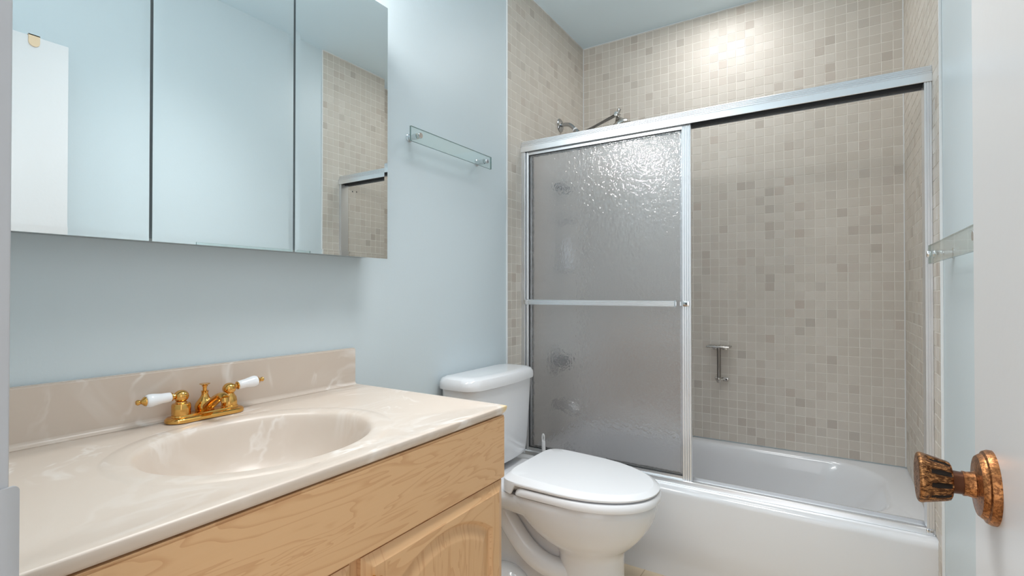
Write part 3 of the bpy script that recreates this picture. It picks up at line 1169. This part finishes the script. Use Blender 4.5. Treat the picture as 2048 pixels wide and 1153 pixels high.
b = new()
L = []
L.append(rr2(tx0, tx1, ty0 + 0.012, ty1, 0.003, 0.0))
L.append(rr2(tx0, tx1, ty0 + 0.012, ty1, 0.003, 0.055))
L.append(rr2(tx0, tx1, ty0 + 0.010, ty1, 0.003, 0.075))
L.append(rr2(tx0, tx1, ty0 + 0.002, ty1, 0.003, 0.115))
L.append(rr2(tx0, tx1, ty0 + 0.000, ty1, 0.003, 0.16))
L.append(rr2(tx0, tx1, ty0, ty1, 0.003, TZ - 0.026))
for k in range(1, 7):
    a = k / 6 * pi / 2
    L.append(rr2(tx0, tx1, ty0 + 0.026 * (1 - cos(a)), ty1, 0.003, TZ - 0.026 + 0.026 * sin(a)))
L.append(rr2(tx0 + 0.058, tx1 - 0.085, ty0 + 0.098, ty1 - 0.050, (0.20, 0.10, 0.10, 0.20), TZ + 0.001))
L.append(rr2(tx0 + 0.066, tx1 - 0.096, ty0 + 0.106, ty1 - 0.058, (0.20, 0.10, 0.10, 0.20), TZ - 0.003))
L.append(rr2(tx0 + 0.073, tx1 - 0.108, ty0 + 0.113, ty1 - 0.066, (0.20, 0.10, 0.10, 0.20), TZ - 0.014))
L.append(rr2(tx0 + 0.080, tx1 - 0.150, ty0 + 0.122, ty1 - 0.076, (0.19, 0.10, 0.10, 0.19), TZ - 0.07))
L.append(rr2(tx0 + 0.095, tx1 - 0.25, ty0 + 0.140, ty1 - 0.095, (0.17, 0.10, 0.10, 0.17), TZ - 0.19))
L.append(rr2(tx0 + 0.110, tx1 - 0.33, ty0 + 0.158, ty1 - 0.113, (0.15, 0.10, 0.10, 0.15), TZ - 0.265))
L.append(rr2(tx0 + 0.150, tx1 - 0.40, ty0 + 0.20, ty1 - 0.155, 0.10, TZ - 0.293))
L.append(rr2(tx0 + 0.25, tx1 - 0.55, ty0 + 0.28, ty1 - 0.24, 0.08, TZ - 0.298))
loft(b, L)
obj('tub_shell', b, M['tub'], tub, ang=50)
b = new()
lathe(b, (0.0825, -0.372, 0.288), (1, 0, 0.14), [(-0.003, 0.036), (0.003, 0.036), (0.007, 0.031), (0.008, 0.0)], 28)
obj('overflow_plate', b, M['chrome'], tub)
b = new()
lathe(b, (0.27, -0.372, TZ - 0.2978), (0, 0, 1), [(0, 0.034), (0.003, 0.033), (0.004, 0.027), (0.002, 0.022), (0.002, 0)], 28)
obj('drain', b, M['chrome'], tub)

# ------------------------------------------------------------------ shower door frame
sf = thing('shower_door_frame', 'ribbed aluminium frame of the sliding shower doors on the tub rim', 'shower door frame', (RW / 2, -0.69, TZ))
b = new()
x0, x1 = TT + 0.0003, RW - TT - 0.0003
yf, yb, zt, zb = -0.722, -0.662, 1.831, 1.778
prof = [(yb, zb - 0.006), (yb + 0.002, zb - 0.006), (yb + 0.002, zt), (yf + 0.012, zt)]
# front face: four ribs high up, plain band below
zz = zt
yy = yf + 0.009
for k in range(4):
    prof += [(yy, zz - 0.0005), (yy - 0.0018, zz - 0.0025), (yy - 0.0018, zz - 0.0050), (yy + 0.0004, zz - 0.0062)]
    zz -= 0.0066
    yy -= 0.0022
prof += [(yf, zz - 0.002), (yf, zb + 0.001), (yf + 0.001, zb), (yf + 0.003, zb), (yf + 0.003, zz - 0.002), (yb - 0.001, zz - 0.002)]
prism(b, prof, 0, x0, x1)
obj('header_rail', b, M['alu'], sf, ang=25)
b = new()
bx(b, x0, x1, -0.6905, -0.6875, zb - 0.006, zt - 0.032)  # dark strip standing in for the shade inside the header channel
obj('header_shade_strip', b, M['dark'], sf, flat=True)
for s in (0, 1):
    b = new()
    xa, xb = (x0, x0 + 0.020) if s == 0 else (x1 - 0.020, x1)
    prof = [(xa, -0.664), (xa, -0.716)]
    nrib = 3
    for k in range(nrib):
        u0 = xa + (xb - xa) * (k + 0.06) / nrib
        u1 = xa + (xb - xa) * (k + 0.80) / nrib
        prof += [(u0, -0.7175), (u1, -0.7175), (u1 + 0.0005, -0.7145), (min(xb, u1 + 0.0012), -0.7145)]
    prof += [(xb, -0.7150), (xb, -0.664)]
    prism(b, prof, 2, TZ + 0.018, zb)
    obj('jamb', b, M['alu'], sf, ang=25)
b = new()
prof = [(-0.655, TZ + 0.001), (-0.655, TZ + 0.017), (-0.658, TZ + 0.0205), (-0.662, TZ + 0.0205), (-0.663, TZ + 0.008), (-0.684, TZ + 0.008), (-0.685, TZ + 0.014), (-0.688, TZ + 0.014), (-0.689, TZ + 0.008), (-0.706, TZ + 0.008),
        (-0.707, TZ + 0.0175), (-0.714, TZ + 0.0185), (-0.7185, TZ + 0.0165), (-0.7205, TZ + 0.004), (-0.7225, TZ + 0.001)]
prism(b, prof, 0, x0, x1)
obj('bottom_track', b, M['alu'], sf, ang=25)
for sx in (x0 + 0.012, x1 - 0.012):
    b = new()
    bx(b, sx - 0.010, sx + 0.010, -0.7225, -0.712, TZ + 0.002, TZ + 0.019, 0.003, 3)
    obj('corner_clip', b, M['chrome'], sf)


def panel(label, yc, xa, xb, z0, z1, outer):
    r = thing('sliding_shower_panel', label, 'shower door', ((xa + xb) / 2, yc, z0), 'sliding shower panels')
    hy = 0.0085
    sw_l, sw_r = (0.012, 0.034) if outer else (0.016, 0.026)
    bt, bb = 0.028, 0.022
    b = new()
    bx(b, xa + sw_l - 0.004, xb - sw_r + 0.004, yc - 0.0022, yc + 0.0022, z0 + bb - 0.004, z1 - bt + 0.004)
    obj('glass', b, M['glass' if outer else 'glass_back'], r, flat=True)['label'] = 'hammered obscure glass pane'
    for (a, c, nr) in ((xa, xa + sw_l, 1), (xb - sw_r, xb, 4)):
        b = new()
        pf = [(a, yc + hy), (a, yc - hy)]
        for k in range(nr):
            u0 = a + (c - a) * (k + 0.05) / nr
            u1 = a + (c - a) * (k + 0.70) / nr
            um = (u0 + u1) / 2
            pf += [(u0, yc - hy), (u0 + 0.0008, yc - hy - 0.0016), (um, yc - hy - 0.0022), (u1 - 0.0006, yc - hy - 0.0016), (u1, yc - hy + 0.0012), (min(c, u1 + 0.0012), yc - hy + 0.0012)]
        pf += [(c, yc - hy + 0.0005), (c, yc + hy)]
        prism(b, pf, 2, z0, z1)
        obj('stile', b, M['alu'], r, ang=25)
    for (c, d) in ((z0, z0 + bb), (z1 - bt, z1)):
        b = new()
        zm = c + (d - c) * 0.5
        pf = [(yc + hy, c), (yc + hy, d), (yc - hy, d), (yc - hy, zm + 0.0012), (yc - hy + 0.0015, zm + 0.0008), (yc - hy + 0.0015, zm - 0.0008), (yc - hy, zm - 0.0012), (yc - hy, c)]
        prism(b, pf, 0, xa + sw_l, xb - sw_r)
        obj('rail', b, M['alu'], r, ang=25)
    b = new()
    for (a0, a1, c0, c1) in ((xa + sw_l, xb - sw_r, z1 - bt - 0.003, z1 - bt), (xa + sw_l, xb - sw_r, z0 + bb, z0 + bb + 0.003)):
        bx(b, a0, a1, yc - 0.005, yc + 0.005, c0, c1)
    bx(b, xa + sw_l, xa + sw_l + 0.003, yc - 0.005, yc + 0.005, z0 + bb + 0.003, z1 - bt - 0.003)
    obj('gasket', b, M['dark'], r, flat=True)
    return r


op = panel('sliding shower door of hammered glass with a towel bar, in front at the left', -0.6985, 0.0285, 0.7815, TZ + 0.0095, 1.792, True)
b = new()
by = -0.742
pf = [(by + 0.007, 1.058), (by + 0.007, 1.081)]
for k in range(4):
    z = 1.081 - k * 0.0058
    pf += [(by + 0.001, z), (by - 0.0012, z - 0.0015), (by - 0.0012, z - 0.0035), (by + 0.001, z - 0.0046)]
pf += [(by + 0.001, 1.058)]
prism(b, pf, 0, 0.052, 0.726)
tb = obj('towel_bar', b, M['alu'], op, ang=25)
for xe in (0.0465, 0.726):
    b = new()
    bx(b, xe, xe + 0.0055, by - 0.003, by + 0.009, 1.0555, 1.0835, 0.001, 1)
    obj('end_cap', b, M['chrome'], tb)
b = new()
bx(b, 0.0335, 0.046, by - 0.002, -0.7094, 1.060, 1.079, 0.001, 1)
obj('bar_bracket', b, M['chrome'], op)
b = new()
bx(b, 0.738, 0.764, -0.7050, -0.7025, 1.060, 1.0775, 0.0004, 1)
bx(b, 0.752, 0.776, -0.7150, -0.7094, 1.059, 1.0795, 0.0015, 2)
bk = obj('bar_bracket', b, M['chrome'], op)
b = new()
lathe(b, (0.7645, -0.7148, 1.0692), (0, -1, 0), [(0, 0.0040), (0.001, 0.0040), (0.0015, 0.0028), (0.0015, 0)], 18)
obj('screw', b, M['dark'], bk)
panel('second hammered glass panel slid behind the front shower door', -0.6742, 0.0300, 0.7600, TZ + 0.0095, 1.792, False)

# ------------------------------------------------------------------ fittings on the shower end wall
sy = -0.312
sh = thing('overhead_shower', 'chrome shower arm with swivel extension and round shower head', 'shower', (TT, sy, 2.022))
b = new()
lathe(b, (TT + 0.0003, sy, 2.022), (1, 0, 0), [(0, 0.036), (0.003, 0.036), (0.007, 0.031), (0.010, 0.018), (0.012, 0.012)], 32)
obj('escutcheon', b, M['chrome_dark'], sh)
b = new()
arm = spline([(TT, sy, 2.022), (0.035, sy, 2.022), (0.062, sy, 2.016), (0.085, sy, 1.997), (0.104, sy, 1.972)], 7)
tube(b, arm, 0.0105, 18)
obj('shower_arm', b, M['chrome_dark'], sh)
b = new()
dv = Vector((0.019, 0, -0.025)).normalized()
e0 = Vector((0.100, sy, 1.977))
lathe(b, e0, dv, [(-0.012, 0.0135), (-0.004, 0.0140)], 24)
obj('thread_collar', b, M['plastic'], sh)['label'] = 'white thread collar'
b = new()
lathe(b, e0, dv, [(-0.004, 0.0125), (0.004, 0.0155), (0.016, 0.0160), (0.018, 0.0120), (0.026, 0.0115), (0.036, 0.0135), (0.043, 0.008)], 24)
q0 = e0 + dv * 0.034
tube(b, [q0 + Vector((-0.004, -0.013, -0.002)), Vector((0.330, sy - 0.013, 2.018))], 0.0058, 14)
tube(b, [q0 + Vector((-0.004, 0.002, -0.002)), Vector((0.330, sy + 0.002, 2.018))], 0.0058, 14)
obj('extension_arm', b, M['chrome_dark'], sh)
b = new()
lathe(b, (0.332, sy - 0.024, 2.018), (0, 1, 0), [(0, 0.004), (0.001, 0.011), (0.010, 0.012), (0.030, 0.012), (0.036, 0.010), (0.037, 0)], 22)
lathe(b, (0.334, sy - 0.006, 2.012), (0.35, 0, 1), [(0, 0.009), (0.020, 0.008), (0.024, 0.0105), (0.034, 0.0105), (0.037, 0.006)], 20)
tube(b, [(0.338, sy - 0.02, 2.016), (0.362, sy - 0.03, 2.004)], [0.004, 0.0025], 10)
obj('swivel_joint', b, M['spot'], sh)
b = new()
hd_ = Vector((0.40, 0, -1)).normalized()
lathe(b, (0.336, sy - 0.006, 2.006), hd_, [(0, 0.010), (0.010, 0.014), (0.018, 0.020), (0.030, 0.028), (0.040, 0.045), (0.050, 0.050), (0.058, 0.049), (0.059, 0.0)], 36)
obj('spray_head', b, M['spot'], sh)

# chrome wire caddy hung below the arm
cd = thing('shower_caddy', 'chrome hanging shower caddy seen blurred behind the hammered glass', 'shower caddy', (TT, -0.330, 1.22))
cy = -0.330
b = new()
for yy_ in (cy - 0.028, cy + 0.028):
    tube(b, [(TT + 0.010, yy_, 1.24), (TT + 0.010, yy_, 1.75)], 0.0022, 8)
obj('back_frame', b, M['chrome'], cd)
b = new()
bx(b, TT + 0.003, TT + 0.050, cy - 0.050, cy + 0.050, 1.660, 1.690, 0.008, 3)
obj('soap_tray', b, M['dark'], cd)['label'] = 'dark soap tray'
for zb_, w_ in ((1.490, 0.048), (1.232, 0.070)):
    b = new()
    xo, xi = TT + 0.095, TT + 0.010
    for zq in (zb_, zb_ + 0.028):
        lp = [(xi, cy - w_, zq), (xo - 0.01, cy - w_, zq), (xo, cy - w_ + 0.01, zq), (xo, cy + w_ - 0.01, zq), (xo - 0.01, cy + w_, zq), (xi, cy + w_, zq), (xi, cy - w_, zq)]
        tube(b, lp, 0.0025, 8)
    for k in range(9):
        y_ = cy - w_ + 2 * w_ * (k + 0.5) / 9
        tube(b, [(xi, y_, zb_), (xo, y_, zb_)], 0.0018, 6)
    obj('basket', b, M['chrome'], cd)
bt = thing('shampoo_bottle', 'white bottle on the lowest tray of the caddy behind the hammered glass', 'bottle', (TT + 0.052, cy + 0.002, 1.2348))
b = new()
bo = (TT + 0.052, cy + 0.002, 1.2350)
lathe(b, bo, (0, 0, 1), [(0, 0.024), (0.004, 0.027), (0.060, 0.0275), (0.105, 0.026), (0.125, 0.021), (0.134, 0.013), (0.140, 0.012)], 28)
obj('bottle_body', b, M['plastic'], bt)
b = new()
lathe(b, bo, (0, 0, 1), [(0.139, 0.0155), (0.141, 0.016), (0.168, 0.0155), (0.170, 0.013), (0.1705, 0)], 24)
obj('cap', b, M['plastic'], bt)

vv = thing('tub_valve', 'round chrome mixer valve behind the hammered glass above the tub spout', 'shower valve', (TT, -0.365, 0.752))
b = new()
lathe(b, (TT + 0.0003, -0.365, 0.752), (1, 0, 0), [(0, 0.078), (0.003, 0.078), (0.008, 0.070), (0.012, 0.040), (0.016, 0.030)], 40)
obj('escutcheon', b, M['spot'], vv)
b = new()
lathe(b, (TT, -0.365, 0.752), (1, 0, 0), [(0.016, 0.022), (0.030, 0.024), (0.050, 0.032), (0.070, 0.034), (0.074, 0.028), (0.075, 0)], 32, mod=lambda t, th: 1 + 0.05 * cos(6 * th))
obj('handle', b, simple('smoky_knob', srgb(52, 53, 56), 0.25, 0.4), vv)
sp_ = thing('tub_spout', 'chrome tub spout behind the hammered glass below the round valve', 'tub spout', (TT, -0.365, 0.515))
b = new()
pts = spline([(TT + 0.0005, -0.365, 0.522), (0.045, -0.365, 0.522), (0.095, -0.365, 0.516), (0.125, -0.365, 0.500), (0.134, -0.365, 0.480)], 6)
tube(b, pts, [0.031] + [0.028] * (len(pts) - 2) + [0.022], 22)
obj('spout_body', b, M['spot'], sp_)
b = new()
lathe(b, (0.112, -0.365, 0.535), (0, 0, 1), [(0, 0.005), (0.010, 0.005), (0.012, 0.008), (0.020, 0.008), (0.022, 0)], 18)
obj('diverter_knob', b, M['chrome'], sp_)

# fold-out soap shelf on the back wall
sd = thing('soap_holder', 'spotted chrome soap holder with a tray on a post on the tiled back wall', 'soap holder', (0.768, -0.012, 0.66))
b = new()
sxc, syc = 0.7685, -0.062
t = new()
bx(t, sxc - 0.056, sxc + 0.056, -0.092, -0.022, 0.836, 0.846, 0.004, 3)
merge(b, t)
for k in range(7):
    xx = sxc - 0.042 + k * 0.014
    bx(b, xx - 0.003, xx + 0.003, -0.086, -0.028, 0.8455, 0.8480, 0.0008, 1)
bx(b, sxc + 0.012, sxc + 0.035, -0.034, -TT - 0.0002, 0.824, 0.838, 0.002, 2)
bx(b, sxc - 0.035, sxc - 0.012, -0.034, -TT - 0.0002, 0.824, 0.838, 0.002, 2)
obj('tray', b, M['spot'], sd)
b = new()
lathe(b, (sxc, -0.058, 0.838), (0, 0, -1), [(0, 0.0115), (0.012, 0.0110), (0.016, 0.0095), (0.136, 0.0088), (0.150, 0.0085)], 24)
obj('post', b, simple('dull_nickel', (0.30, 0.285, 0.27, 1), 0.28, 1.0), sd)
b = new()
lathe(b, (sxc, -0.058, 0.686), (0, 0, -1), [(0, 0.0125), (0.003, 0.0130), (0.016, 0.0130), (0.019, 0.0110), (0.024, 0.0105), (0.026, 0.007)], 24)
bx(b, sxc - 0.017, sxc - 0.010, -0.064, -0.052, 0.672, 0.690, 0.002, 2)
bx(b, sxc + 0.008, sxc + 0.042, -0.036, -0.029, 0.667, 0.684, 0.003, 2)
bx(b, sxc + 0.004, sxc + 0.016, -0.060, -0.029, 0.670, 0.680, 0.002, 2)
bx(b, sxc + 0.020, sxc + 0.036, -0.031, -TT - 0.0002, 0.668, 0.682, 0.002, 2)
cl = obj('wall_clip', b, M['spot'], sd)
b = new()
lathe(b, (sxc + 0.031, -0.0357, 0.6755), (0, -1, 0), [(0, 0.0045), (0.0008, 0.0045), (0.0010, 0.0)], 16)
obj('screw', b, M['dark'], cl)
